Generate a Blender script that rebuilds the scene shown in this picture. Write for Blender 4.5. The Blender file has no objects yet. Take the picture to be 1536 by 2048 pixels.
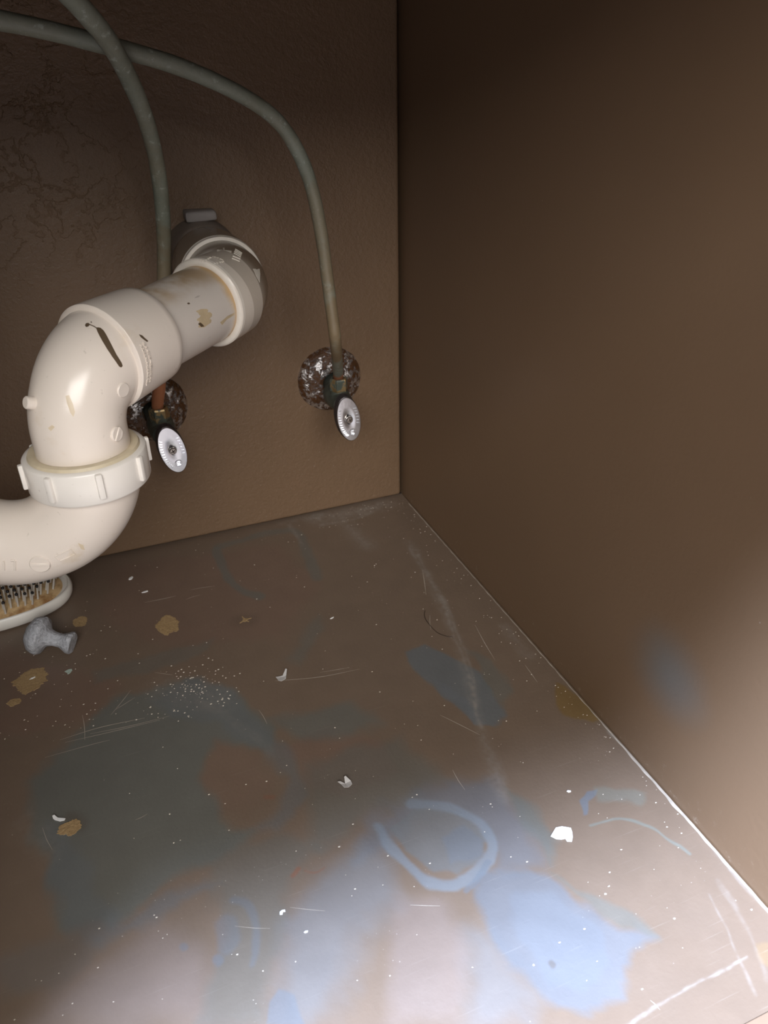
import bpy, bmesh, math, random
import numpy as np
from mathutils import Vector, Matrix, noise
from mathutils.bvhtree import BVHTree

# ------------------------------------------------------------------ camera, sky, lamps, exposure
C = bpy.context.scene.collection
scn = bpy.context.scene
CAM = Vector((-0.2741, -0.6431, 0.3889))
cd = bpy.data.cameras.new('camera'); cam = bpy.data.objects.new('camera', cd); C.objects.link(cam)
cam.matrix_world = Matrix(((0.9275171, 0.2013857, -0.3148902, CAM.x), (-0.3734424, 0.4634454, -0.8035914, CAM.y),
                           (-0.0158974, 0.8629381, 0.5050595, CAM.z), (0, 0, 0, 1)))
cd.sensor_fit = 'VERTICAL'; cd.sensor_height = 36.0; cd.lens = 1538 / 2048 * 36.0
cd.clip_start = 0.01
cd.dof.use_dof = True; cd.dof.focus_distance = 0.50; cd.dof.aperture_fstop = cd.lens / 1.9
scn.camera = cam

world = bpy.data.worlds.new('world'); scn.world = world; world.use_nodes = True
bg = world.node_tree.nodes['Background']
bg.inputs[0].default_value = (1.0, 0.93, 0.84, 1); bg.inputs[1].default_value = 0.12

def area(name, loc, target, sx, sy, power, col):
    l = bpy.data.lights.new(name, 'AREA'); l.shape = 'RECTANGLE'; l.size = sx; l.size_y = sy; l.energy = power; l.color = col
    o = bpy.data.objects.new(name, l); C.objects.link(o); o.location = loc
    o.rotation_euler = (Vector(target) - Vector(loc)).to_track_quat('-Z', 'Y').to_euler()
    return o
area('ceiling_panel_lamp', (-1.10, -1.085, 2.4), (-0.3, -0.5, 0), 0.6, 0.46, 580, (0.62, 0.75, 1.0))
area('window_daylight', (-0.75, -2.4, 1.45), (-0.25, 0, 0.15), 1.9, 1.05, 70, (1.0, 0.97, 0.93))
scn.view_settings.view_transform = 'Standard'; scn.view_settings.look = 'None'
scn.view_settings.gamma = 1.0; scn.view_settings.use_curve_mapping = False
scn.view_settings.exposure = 0.0

# ------------------------------------------------------------------ material helpers
class NT:
    def __init__(s, name):
        s.m = bpy.data.materials.new(name); s.m.use_nodes = True; s.t = s.m.node_tree
        s.p = s.t.nodes['Principled BSDF']
    def n(s, typ, **k):
        x = s.t.nodes.new(typ)
        for a, b in k.items(): setattr(x, a, b)
        return x
    def l(s, a, b): s.t.links.new(a, b)
    def set(s, i, v):
        if hasattr(v, 'is_linked'): s.l(v, s.p.inputs[i])
        else: s.p.inputs[i].default_value = v
    def coord(s, kind='Object'): return s.n('ShaderNodeTexCoord').outputs[kind]
    def noise(s, scale, detail=3, rough=.55, vec=None, dist=0):
        x = s.n('ShaderNodeTexNoise'); x.inputs['Scale'].default_value = scale; x.inputs['Detail'].default_value = detail
        x.inputs['Roughness'].default_value = rough; x.inputs['Distortion'].default_value = dist
        s.l(vec if vec is not None else s.coord(), x.inputs['Vector']); return x.outputs['Fac']
    def voro(s, scale, vec=None, feature='F1'):
        x = s.n('ShaderNodeTexVoronoi', feature=feature); x.inputs['Scale'].default_value = scale
        s.l(vec if vec is not None else s.coord(), x.inputs['Vector']); return x
    def ramp(s, fac, a, b, ca=0., cb=1.):
        x = s.n('ShaderNodeMapRange', interpolation_type='SMOOTHSTEP'); s.l(fac, x.inputs[0])
        for i, v in zip((1, 2, 3, 4), (a, b, ca, cb)): x.inputs[i].default_value = v
        return x.outputs[0]
    def mix(s, fac, a, b):
        x = s.n('ShaderNodeMix', data_type='RGBA')
        for sock, v in ((x.inputs[0], fac), (x.inputs[6], a), (x.inputs[7], b)):
            if hasattr(v, 'is_linked'): s.l(v, sock)
            elif isinstance(v, (int, float)): sock.default_value = v
            else: sock.default_value = (*v, 1)
        return x.outputs[2]
    def math(s, op, a, b=0.):
        x = s.n('ShaderNodeMath', operation=op)
        for i, v in enumerate((a, b)):
            if hasattr(v, 'is_linked'): s.l(v, x.inputs[i])
            else: x.inputs[i].default_value = v
        return x.outputs[0]
    def bump(s, h, dist, strength=1.0):
        x = s.n('ShaderNodeBump'); x.inputs['Distance'].default_value = dist; x.inputs['Strength'].default_value = strength
        s.l(h, x.inputs['Height']); s.l(x.outputs[0], s.p.inputs['Normal']); return x
    def xyz(s, vec=None):
        x = s.n('ShaderNodeSeparateXYZ'); s.l(vec if vec is not None else s.coord(), x.inputs[0]); return x.outputs

def simple(name, col, rough=.5, metal=0., var=.12, scale=120., bump=0., bscale=300.):
    t = NT(name)
    dark = tuple(c * (1 - var) for c in col); lite = tuple(min(1, c * (1 + var)) for c in col)
    t.set('Base Color', t.mix(t.noise(scale), dark, lite)); t.set('Roughness', rough); t.set('Metallic', metal)
    if bump: t.bump(t.noise(bscale, 4), bump)
    return t.m

BROWN = (.188, .118, .070)
# floor paint: stain colours come from the mesh attribute 'paint' (real discoloration), fine wear from noise
def mat_floor():
    t = NT('stained_brown_floor_paint')
    a = t.n('ShaderNodeAttribute', attribute_name='paint').outputs['Color']
    x = t.n('ShaderNodeMix', data_type='RGBA', blend_type='MULTIPLY'); x.inputs[0].default_value = 1
    t.l(a, x.inputs[6]); t.l(t.mix(t.noise(45, 5, .6), (.86, .86, .86), (1.12, 1.12, 1.12)), x.inputs[7])
    mp = t.n('ShaderNodeMapping'); t.l(t.coord(), mp.inputs[0]); mp.inputs['Rotation'].default_value = (0, 0, .25); mp.inputs['Scale'].default_value = (25, 900, 100)
    streak = t.ramp(t.noise(1.0, 2, .5, mp.outputs[0]), .64, .78, 0, .10)
    c = t.mix(streak, x.outputs[2], (.42, .38, .34))
    v = t.voro(260); sp = t.math('MULTIPLY', t.ramp(v.outputs['Distance'], .05, .10, 1, 0), t.ramp(t.noise(18, 3), .55, .68, 0, .5))
    c = t.mix(sp, c, (.5, .46, .40))
    t.set('Base Color', c); t.set('Roughness', t.ramp(t.noise(30, 4), .3, .7, .34, .46))
    t.bump(t.noise(420, 3), .00012)
    return t.m
def mat_wall():      # textured drywall, brown paint, old trowel patches at the upper left
    t = NT('textured_brown_wall_paint')
    px = t.xyz()
    peel = t.n('ShaderNodeTexNoise'); peel.inputs['Scale'].default_value = 38; peel.inputs['Detail'].default_value = 6; peel.inputs['Roughness'].default_value = .60; peel.inputs['Distortion'].default_value = .12
    t.l(t.coord(), peel.inputs['Vector'])
    lev = t.ramp(peel.outputs['Fac'], .49, .53)
    where = t.math('MULTIPLY', t.ramp(px[0], -.27, -.16, 1, 0), t.ramp(px[2], .20, .30, 0, 1))
    orange = t.noise(230, 3, .6)
    fine = t.noise(700, 2)
    h = t.math('ADD', t.math('MULTIPLY', t.math('MULTIPLY', lev, where), .8), t.math('ADD', t.math('MULTIPLY', orange, 1.3), t.math('MULTIPLY', fine, .45)))
    c = t.mix(t.noise(16, 4), tuple(v * .90 for v in BROWN), tuple(v * 1.10 for v in BROWN))
    dust = t.math('MULTIPLY', t.ramp(t.noise(520, 2), .66, .74, 0, .35), t.ramp(px[2], .0, .25, 1, .1))
    c = t.mix(dust, c, (.48, .42, .35))
    t.set('Base Color', c); t.set('Roughness', .45); t.bump(h, .0008, .8)
    return t.m
def mat_side():      # smooth painted panel with a faded bluish blotch
    t = NT('smooth_brown_side_paint')
    co = t.coord()
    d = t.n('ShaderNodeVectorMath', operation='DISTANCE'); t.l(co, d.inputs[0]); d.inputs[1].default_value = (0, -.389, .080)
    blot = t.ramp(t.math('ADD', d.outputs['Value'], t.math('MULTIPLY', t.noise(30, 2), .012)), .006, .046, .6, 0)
    c = t.mix(t.noise(9, 3), tuple(v * .92 for v in BROWN), tuple(v * 1.08 for v in BROWN))
    px = t.xyz()
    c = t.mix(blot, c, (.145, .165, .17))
    low = t.math('MULTIPLY', t.ramp(px[2], .0, .035, 1, 0), t.ramp(t.noise(160, 5, .7), .58, .72, 0, .4))
    c = t.mix(low, c, (.42, .36, .29))
    sp = t.ramp(t.voro(70).outputs['Distance'], .02, .035, .5, 0)
    c = t.mix(t.math('MULTIPLY', sp, t.ramp(t.noise(11, 2), .5, .6)), c, (.45, .40, .34))
    t.set('Base Color', c); t.set('Roughness', .42); t.bump(t.noise(260, 2), .0001)
    return t.m
M = {}
M['floor'] = mat_floor(); M['wall'] = mat_wall(); M['side'] = mat_side()
M['counter'] = simple('dark_underside', (.05, .038, .028), .8)
M['frame'] = simple('brown_frame_paint', (.24, .16, .11), .45, var=.08)
M['caulk'] = simple('worn_white_edge', (.36, .31, .26), .7, var=.4, scale=160)
M['tile'] = simple('dark_room_floor', (.15, .115, .09), .5)
M['gap'] = simple('dark_gap', (.03, .022, .016), .9)

def pvc(name, base, stain=.35, over=False, ring=None):
    t = NT(name)
    co = t.coord()
    c = t.mix(t.noise(14, 4), tuple(v * .95 for v in base), tuple(min(.95, v * 1.03) for v in base))
    c = t.mix(t.ramp(t.noise(38, 5, .6), .60, .74, 0, stain), c, (.62, .47, .28))
    c = t.mix(t.ramp(t.noise(260, 3), .68, .76, 0, .25), c, (.30, .24, .18))
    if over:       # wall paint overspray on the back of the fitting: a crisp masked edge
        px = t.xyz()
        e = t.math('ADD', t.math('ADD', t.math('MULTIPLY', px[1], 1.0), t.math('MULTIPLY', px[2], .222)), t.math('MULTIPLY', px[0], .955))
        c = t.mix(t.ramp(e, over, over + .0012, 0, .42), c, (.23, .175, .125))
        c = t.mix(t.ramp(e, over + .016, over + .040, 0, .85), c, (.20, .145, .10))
    if ring:       # yellow-brown glue / seep stain round the joint on the pipe
        px = t.xyz()
        r1 = t.math('ADD', px[2], t.math('MULTIPLY', t.math('SUBTRACT', t.noise(60, 3), .5), .012))
        c = t.mix(t.ramp(r1, ring[0], ring[1], .85, 0), c, (.56, .36, .15))
        top = t.math('MULTIPLY', t.ramp(px[1], .014, .0245, 0, .75), t.ramp(t.noise(40, 3), .35, .6))
        c = t.mix(top, c, (.40, .26, .12))
        mp = t.n('ShaderNodeMapping'); t.l(co, mp.inputs[0]); mp.inputs['Scale'].default_value = (420, 420, 60)
        c = t.mix(t.ramp(t.noise(1, 3, .5, mp.outputs[0]), .70, .78, 0, .45), c, (.25, .21, .18))
    t.set('Base Color', c); t.set('Roughness', t.ramp(t.noise(22, 3), .3, .7, .17, .27)); t.set('Specular IOR Level', .5)
    t.bump(t.noise(180, 3), .00008)
    return t.m
CREAM = (.82, .735, .655)
M['pvc'] = pvc('aged_white_pvc', CREAM)
M['pvc_elbow'] = pvc('aged_white_pvc_elbow', CREAM, .22)
M['pvc_pipe'] = pvc('grey_white_pvc_pipe', (.66, .60, .545), .15, ring=(.0015, .0085))
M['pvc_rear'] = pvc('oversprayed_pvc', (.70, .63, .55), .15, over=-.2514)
M['pvc_nut'] = pvc('clean_white_pvc', (.83, .785, .73), .12)
M['seal'] = simple('beige_stained_seal', (.62, .53, .38), .5, var=.3, scale=70)
M['putty'] = simple('grey_brown_putty', (.24, .195, .165), .75, var=.2, scale=60, bump=.0006, bscale=160)
M['tape'] = simple('grey_putty_tab', (.34, .31, .30), .7, var=.2, bump=.0004)
M['drip'] = simple('dark_brown_paint', (.11, .075, .045), .35)
M['stainlite'] = simple('ochre_glue', (.53, .42, .27), .45, var=.25, scale=150)
M['stainlite2'] = simple('pale_rust_smear', (.70, .58, .42), .4, var=.12, scale=150)
M['white'] = simple('bare_white_plastic', (.80, .74, .66), .4)

def mat_copper(nm, zc):
    t = NT(nm)
    px = t.xyz()
    pat = t.mix(t.noise(60, 5, .65), (.15, .165, .125), (.30, .32, .265))
    pat = t.mix(t.ramp(t.noise(150, 5, .75), .56, .68, 0, .7), pat, (.46, .50, .45))
    br = t.math('MULTIPLY', t.ramp(t.noise(26, 4, .6), .40, .60), t.ramp(px[2], .20, .40, .95, .12))
    c = t.mix(br, pat, (.20, .14, .075))
    cop = t.ramp(t.math('ADD', px[2], t.math('MULTIPLY', t.noise(120, 3), .010)), zc, zc + .006, 1, 0)
    c = t.mix(cop, c, (.62, .26, .13))
    t.set('Base Color', c); t.set('Roughness', .55); t.set('Metallic', t.math('MULTIPLY', cop, .4)); t.bump(t.noise(260, 4), .0004)
    return t.m
M['copper'] = mat_copper('green_copper_tube', .160); M['copper2'] = mat_copper('green_copper_tube_bare_foot', .182)
def mat_brass():
    t = NT('tarnished_brass')
    f = t.ramp(t.noise(170, 4, .65), .44, .58)
    t.set('Base Color', t.mix(f, (.07, .085, .07), (.42, .30, .15))); t.set('Metallic', t.math('MULTIPLY', f, .8)); t.set('Roughness', .45); t.bump(t.noise(300, 3), .0003)
    return t.m
M['brass'] = mat_brass()
M['valve'] = simple('dark_green_corroded_brass', (.075, .085, .07), .5, metal=.3, var=.5, scale=150, bump=.0005)
def mat_rust():
    t = NT('rusted_chrome')
    f = t.ramp(t.noise(150, 8, .75), .50, .56)
    rustc = t.mix(t.noise(240, 4), (.035, .015, .006), (.13, .055, .02))
    t.set('Base Color', t.mix(f, rustc, (.78, .76, .76))); t.set('Metallic', f); t.set('Roughness', t.ramp(f, 0, 1, .18, .08))
    t.bump(t.math('ADD', t.noise(260, 4, .7), t.math('MULTIPLY', f, -.3)), .0016)
    return t.m
M['rust'] = mat_rust()
def mat_chrome():
    t = NT('brushed_chrome')
    t.set('Base Color', t.mix(t.noise(90, 3), (.72, .74, .78), (.88, .89, .92))); t.set('Metallic', 1.); t.set('Roughness', .26); t.bump(t.noise(160, 2), .00012)
    return t.m
M['chrome'] = mat_chrome()
M['darkmetal'] = simple('dark_knurled_metal', (.09, .08, .085), .4, metal=.7)
M['screw'] = simple('screw_steel', (.45, .40, .36), .3, metal=1.)
M['brush'] = simple('white_brush_plastic', (.80, .77, .72), .38, var=.05, scale=30)
def mat_pad():
    t = NT('rust_stained_pad')
    t.set('Base Color', t.mix(t.ramp(t.noise(55, 5, .65), .36, .62), (.30, .14, .045), (.70, .50, .27))); t.set('Roughness', .6)
    return t.m
M['pad'] = mat_pad()
M['bristle'] = simple('grey_white_bristle', (.60, .565, .52), .4)
M['tip'] = simple('black_bristle_tip', (.012, .010, .012), .4)
M['zinc'] = simple('pitted_grey_zinc', (.42, .43, .465), .6, metal=.1, var=.55, scale=420, bump=.0016, bscale=420)
M['chip'] = simple('white_paint_chip', (.82, .82, .82), .6, var=.05)
M['chipgrey'] = simple('greyish_paint_chip', (.52, .50, .49), .6)
M['chipgreen'] = simple('pale_green_chip', (.42, .50, .44), .6)
M['dust'] = simple('pale_dust', (.56, .50, .42), .8, var=.25)
M['scr'] = simple('scratch_line', (.40, .35, .29), .6)
def mat_wood():
    t = NT('bare_fibrous_wood')
    t.set('Base Color', t.mix(t.noise(420, 6, .7), (.18, .105, .042), (.48, .335, .17))); t.set('Roughness', .8); t.bump(t.noise(600, 4), .0006)
    return t.m
M['wood'] = mat_wood()
M['hair'] = simple('dark_hair', (.035, .022, .015), .5)

# ------------------------------------------------------------------ mesh helpers
def obj(name, bm, m, parent=None, smooth=True, mats=None):
    me = bpy.data.meshes.new(name); bm.normal_update(); bm.to_mesh(me); bm.free()
    for x in (mats or [m]): me.materials.append(M[x])
    me.polygons.foreach_set('use_smooth', [smooth] * len(me.polygons))
    if smooth:
        try: me.set_sharp_from_angle(angle=math.radians(38))
        except Exception: pass
    o = bpy.data.objects.new(name, me); C.objects.link(o)
    if parent is not None:
        bpy.context.view_layer.update()
        o.parent = parent; o.matrix_parent_inverse = parent.matrix_world.inverted()
    return o
def tag(o, label=None, cat=None, group=None, kind=None):
    for k, v in (('label', label), ('category', cat), ('group', group), ('kind', kind)):
        if v: o[k] = v
    return o
def empty(name, loc, label, cat, group=None):
    o = bpy.data.objects.new(name, None); C.objects.link(o); o.location = loc; o.empty_display_size = .02
    bpy.context.view_layer.update()
    return tag(o, label, cat, group)
def frame(axis, up=Vector((0, 0, 1))):
    w = Vector(axis).normalized()
    if abs(w.dot(up)) > .97: up = Vector((0, 1, 0))
    u = up.cross(w).normalized(); v = w.cross(u)
    return u, v, w
def box(bm, lo, hi, bev=0, seg=2, mtx=None):
    r = bmesh.ops.create_cube(bm, size=1)
    vs = r['verts']
    for v in vs: v.co = Vector([lo[i] + (v.co[i] + .5) * (hi[i] - lo[i]) for i in range(3)])
    if bev:
        es = list({e for v in vs for e in v.link_edges})
        rb = bmesh.ops.bevel(bm, geom=es, offset=bev, segments=seg, affect='EDGES', profile=.5)
        vs = list({v for f in rb['faces'] for v in f.verts} | {v for v in vs if v.is_valid})
    if mtx is not None:
        for v in vs: v.co = mtx @ v.co
    return vs
def lathe(bm, prof, origin, axis, n=64, closed=False, mat=0):
    """prof: list of (s, r) along axis"""
    u, v, w = frame(axis); o = Vector(origin); rings = []
    for s, r in prof:
        if r < 1e-6: rings.append([bm.verts.new(o + w * s)])
        else: rings.append([bm.verts.new(o + w * s + u * (r * math.cos(2 * math.pi * i / n)) + v * (r * math.sin(2 * math.pi * i / n))) for i in range(n)])
    for a, b in zip(rings, rings[1:]):
        for i in range(n):
            j = (i + 1) % n
            if len(a) == 1 and len(b) == 1: continue
            if len(a) == 1: f = bm.faces.new((a[0], b[j], b[i]))
            elif len(b) == 1: f = bm.faces.new((a[i], a[j], b[0]))
            else: f = bm.faces.new((a[i], a[j], b[j], b[i]))
            f.material_index = mat
    return rings
def sweep(bm, pts, radii, n=32, cap=True, mat=0):
    pts = [Vector(p) for p in pts]; rings = []; prev = None
    for i, p in enumerate(pts):
        t = (pts[min(i + 1, len(pts) - 1)] - pts[max(i - 1, 0)]).normalized()
        if prev is None: u = frame(t)[0]
        else: u = (prev - t * prev.dot(t)).normalized()
        v = t.cross(u); prev = u
        r = radii[i] if hasattr(radii, '__len__') else radii
        rings.append([bm.verts.new(p + u * (r * math.cos(2 * math.pi * k / n)) + v * (r * math.sin(2 * math.pi * k / n))) for k in range(n)])
    for a, b in zip(rings, rings[1:]):
        for k in range(n):
            f = bm.faces.new((a[k], a[(k + 1) % n], b[(k + 1) % n], b[k])); f.material_index = mat
    if cap:
        bm.faces.new(rings[0][::-1]); bm.faces.new(rings[-1])
    return rings
def fillet(A, K, B, R, n=20):
    A, K, B = Vector(A), Vector(K), Vector(B)
    a = (A - K).normalized(); b = (B - K).normalized(); th = math.acos(max(-1, min(1, a.dot(b))))
    L = R / math.tan(th / 2); c = K + (a + b).normalized() * (R / math.sin(th / 2))
    p0 = K + a * L; p1 = K + b * L; out = [A] if (A - p0).length > 1e-5 else []
    e0 = (p0 - c).normalized(); ang = math.pi - th; e1 = (p1 - c).normalized()
    perp = (e1 - e0 * e0.dot(e1)).normalized()
    for i in range(n + 1):
        q = ang * i / n; out.append(c + (e0 * math.cos(q) + perp * math.sin(q)) * R)
    if (B - p1).length > 1e-5: out.append(B)
    return out
def catmull(P, n=10):
    P = [Vector(p) for p in P]; P = [2 * P[0] - P[1]] + P + [2 * P[-1] - P[-2]]; out = []
    for i in range(1, len(P) - 2):
        for k in range(n):
            t = k / n; p0, p1, p2, p3 = P[i - 1:i + 3]
            out.append(.5 * ((2 * p1) + (p2 - p0) * t + (2 * p0 - 5 * p1 + 4 * p2 - p3) * t * t + (3 * p1 - p0 - 3 * p2 + p3) * t ** 3))
    return out + [P[-2]]
def prism(bm, pts, h, center=None, mat=0):
    """pts: closed outline of points, extruded by vector h, fan capped"""
    h = Vector(h); lo = [bm.verts.new(Vector(p)) for p in pts]; hi = [bm.verts.new(Vector(p) + h) for p in pts]; n = len(pts)
    fs = [bm.faces.new((lo[i], lo[(i + 1) % n], hi[(i + 1) % n], hi[i])) for i in range(n)]
    fs += [bm.faces.new(hi), bm.faces.new(lo[::-1])]
    for f in fs: f.material_index = mat
    return hi
def bvh_of(o):
    bm = bmesh.new(); bm.from_mesh(o.data); bm.transform(o.matrix_world); b = BVHTree.FromBMesh(bm); bm.free(); return b

FLOOR_PATCHES=[
((0.2, 0.125, 0.095),0.50,10.67,[(-384.3,-95.7),(-341.4,-138.9),(-301.5,-179.2),(-317.7,-209.9),(-362.8,-200.9),(-381.7,-197.9)]),
((0.2, 0.125, 0.095),0.50,5.81,[(-209.9,-284.2),(-180.3,-277.7),(-146.2,-301.6),(-143.7,-329.9),(-180.9,-339.3),(-203.0,-317.8)]),
((0.2, 0.125, 0.095),0.35,10.56,[(-263.1,-288.5),(-241.6,-261.5),(-233.3,-269.7),(-222.2,-305.5),(-239.2,-322.9),(-265.7,-319.5)]),
((0.2, 0.125, 0.095),0.50,16.38,[(-290.4,-15.4),(-143.9,-42.3),(-129.0,-118.1),(-180.3,-175.8),(-275.4,-141.9),(-308.2,-79.8)]),
((0.235, 0.185, 0.165),0.50,21.76,[(-354.3,-390.9),(-305.0,-376.2),(-282.7,-396.7),(-284.6,-433.7),(-363.4,-401.2)]),
((0.235, 0.185, 0.165),0.50,12.55,[(-179.4,-407.1),(-151.9,-418.5),(-158.1,-448.2),(-178.3,-477.5),(-206.4,-465.9),(-193.2,-433.7)]),
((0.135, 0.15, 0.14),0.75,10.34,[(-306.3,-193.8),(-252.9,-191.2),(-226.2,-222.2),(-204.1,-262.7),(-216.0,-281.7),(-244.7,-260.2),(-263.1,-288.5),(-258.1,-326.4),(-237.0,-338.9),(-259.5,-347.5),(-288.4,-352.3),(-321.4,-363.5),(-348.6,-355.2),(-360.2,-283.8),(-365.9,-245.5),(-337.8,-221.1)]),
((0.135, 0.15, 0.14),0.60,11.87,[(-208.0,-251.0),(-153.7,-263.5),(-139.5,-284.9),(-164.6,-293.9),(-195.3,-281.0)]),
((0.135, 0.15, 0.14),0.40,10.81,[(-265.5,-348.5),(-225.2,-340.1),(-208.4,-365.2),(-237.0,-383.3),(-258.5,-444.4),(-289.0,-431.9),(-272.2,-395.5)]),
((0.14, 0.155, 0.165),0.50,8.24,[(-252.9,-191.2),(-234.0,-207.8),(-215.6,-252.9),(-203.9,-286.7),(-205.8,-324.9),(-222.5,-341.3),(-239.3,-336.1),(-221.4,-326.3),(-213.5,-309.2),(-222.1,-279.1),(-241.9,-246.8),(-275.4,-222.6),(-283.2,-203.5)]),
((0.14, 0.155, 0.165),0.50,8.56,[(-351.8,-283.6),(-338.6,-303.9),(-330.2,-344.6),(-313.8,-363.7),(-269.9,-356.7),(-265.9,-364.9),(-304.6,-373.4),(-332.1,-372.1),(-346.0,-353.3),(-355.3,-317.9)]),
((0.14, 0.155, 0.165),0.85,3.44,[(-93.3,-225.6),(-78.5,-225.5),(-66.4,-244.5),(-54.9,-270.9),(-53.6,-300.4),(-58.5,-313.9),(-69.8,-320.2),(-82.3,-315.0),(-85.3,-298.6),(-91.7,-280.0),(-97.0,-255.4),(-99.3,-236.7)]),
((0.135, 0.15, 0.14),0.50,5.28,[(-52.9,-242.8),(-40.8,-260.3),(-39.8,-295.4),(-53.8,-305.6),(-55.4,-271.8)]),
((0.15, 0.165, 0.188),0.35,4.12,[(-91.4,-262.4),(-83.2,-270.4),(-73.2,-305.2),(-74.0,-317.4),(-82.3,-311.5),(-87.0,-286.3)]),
((0.135, 0.15, 0.14),0.40,8.71,[(-186.5,-198.5),(-141.8,-158.0),(-142.1,-171.9),(-177.6,-208.3)]),
((0.135, 0.15, 0.14),0.35,6.48,[(-320.9,-156.6),(-277.0,-154.0),(-226.8,-152.8),(-233.3,-166.2),(-279.5,-174.1),(-318.1,-167.6)]),
((0.135, 0.15, 0.14),0.45,13.75,[(-201.4,-301.3),(-132.2,-302.7),(-117.9,-349.2),(-166.6,-353.1),(-208.4,-365.2)]),
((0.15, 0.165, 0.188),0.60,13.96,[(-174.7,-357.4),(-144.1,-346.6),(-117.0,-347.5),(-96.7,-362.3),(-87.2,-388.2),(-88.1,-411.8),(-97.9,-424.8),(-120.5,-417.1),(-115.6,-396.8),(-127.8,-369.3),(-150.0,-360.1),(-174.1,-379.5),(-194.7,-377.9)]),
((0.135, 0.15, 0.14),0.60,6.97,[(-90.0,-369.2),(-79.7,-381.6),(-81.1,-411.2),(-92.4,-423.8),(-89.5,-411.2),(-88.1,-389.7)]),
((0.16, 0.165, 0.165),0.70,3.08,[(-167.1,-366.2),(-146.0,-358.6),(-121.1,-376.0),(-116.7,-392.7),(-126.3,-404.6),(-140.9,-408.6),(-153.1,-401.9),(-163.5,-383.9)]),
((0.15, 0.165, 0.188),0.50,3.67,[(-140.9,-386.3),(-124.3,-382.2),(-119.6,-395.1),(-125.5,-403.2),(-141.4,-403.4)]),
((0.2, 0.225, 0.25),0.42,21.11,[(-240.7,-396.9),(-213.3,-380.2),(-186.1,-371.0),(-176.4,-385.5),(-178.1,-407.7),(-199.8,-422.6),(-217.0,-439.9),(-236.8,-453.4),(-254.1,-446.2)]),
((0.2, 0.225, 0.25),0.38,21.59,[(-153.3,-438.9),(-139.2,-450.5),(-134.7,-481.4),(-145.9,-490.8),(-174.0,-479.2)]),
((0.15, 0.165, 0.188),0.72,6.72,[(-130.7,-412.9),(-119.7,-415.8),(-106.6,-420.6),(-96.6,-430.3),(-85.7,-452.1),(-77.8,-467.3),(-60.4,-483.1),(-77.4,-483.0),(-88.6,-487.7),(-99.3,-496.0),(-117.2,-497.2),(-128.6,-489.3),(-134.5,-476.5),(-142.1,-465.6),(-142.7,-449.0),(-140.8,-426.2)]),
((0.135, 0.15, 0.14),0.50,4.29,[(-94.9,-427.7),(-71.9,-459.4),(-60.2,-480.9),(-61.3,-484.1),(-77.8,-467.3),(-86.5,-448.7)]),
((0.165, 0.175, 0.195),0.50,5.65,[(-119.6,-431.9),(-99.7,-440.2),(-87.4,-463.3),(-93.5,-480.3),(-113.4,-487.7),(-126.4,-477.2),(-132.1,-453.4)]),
((0.15, 0.165, 0.188),0.60,1.39,[(-250.0,-430.9),(-244.0,-436.4),(-242.8,-450.9),(-259.6,-444.0),(-254.7,-434.4)]),
((0.15, 0.165, 0.188),0.80,1.33,[(-51.8,-393.2),(-43.7,-389.4),(-36.3,-390.8),(-39.8,-394.2),(-46.6,-396.2),(-54.0,-404.7),(-57.2,-404.2)]),
((0.2, 0.125, 0.045),0.80,2.85,[(-6.7,-301.0),(-3.1,-306.4),(-1.4,-343.0),(-8.8,-344.9),(-17.6,-337.2),(-23.8,-328.5),(-21.1,-316.8)]),
((0.3, 0.2, 0.09),0.30,3.00,[(-21.8,-499.0),(-13.4,-502.5),(-24.0,-513.0),(-26.9,-509.2)]),
((0.14, 0.155, 0.165),0.30,10.08,[(-377.4,-365.8),(-338.8,-359.3),(-319.8,-373.0),(-349.5,-385.2),(-376.9,-384.1)]),
((0.19, 0.24, 0.22),0.30,4.69,[(-35.8,-388.6),(-12.7,-404.7),(-20.7,-410.2),(-40.6,-397.9)])]
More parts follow.
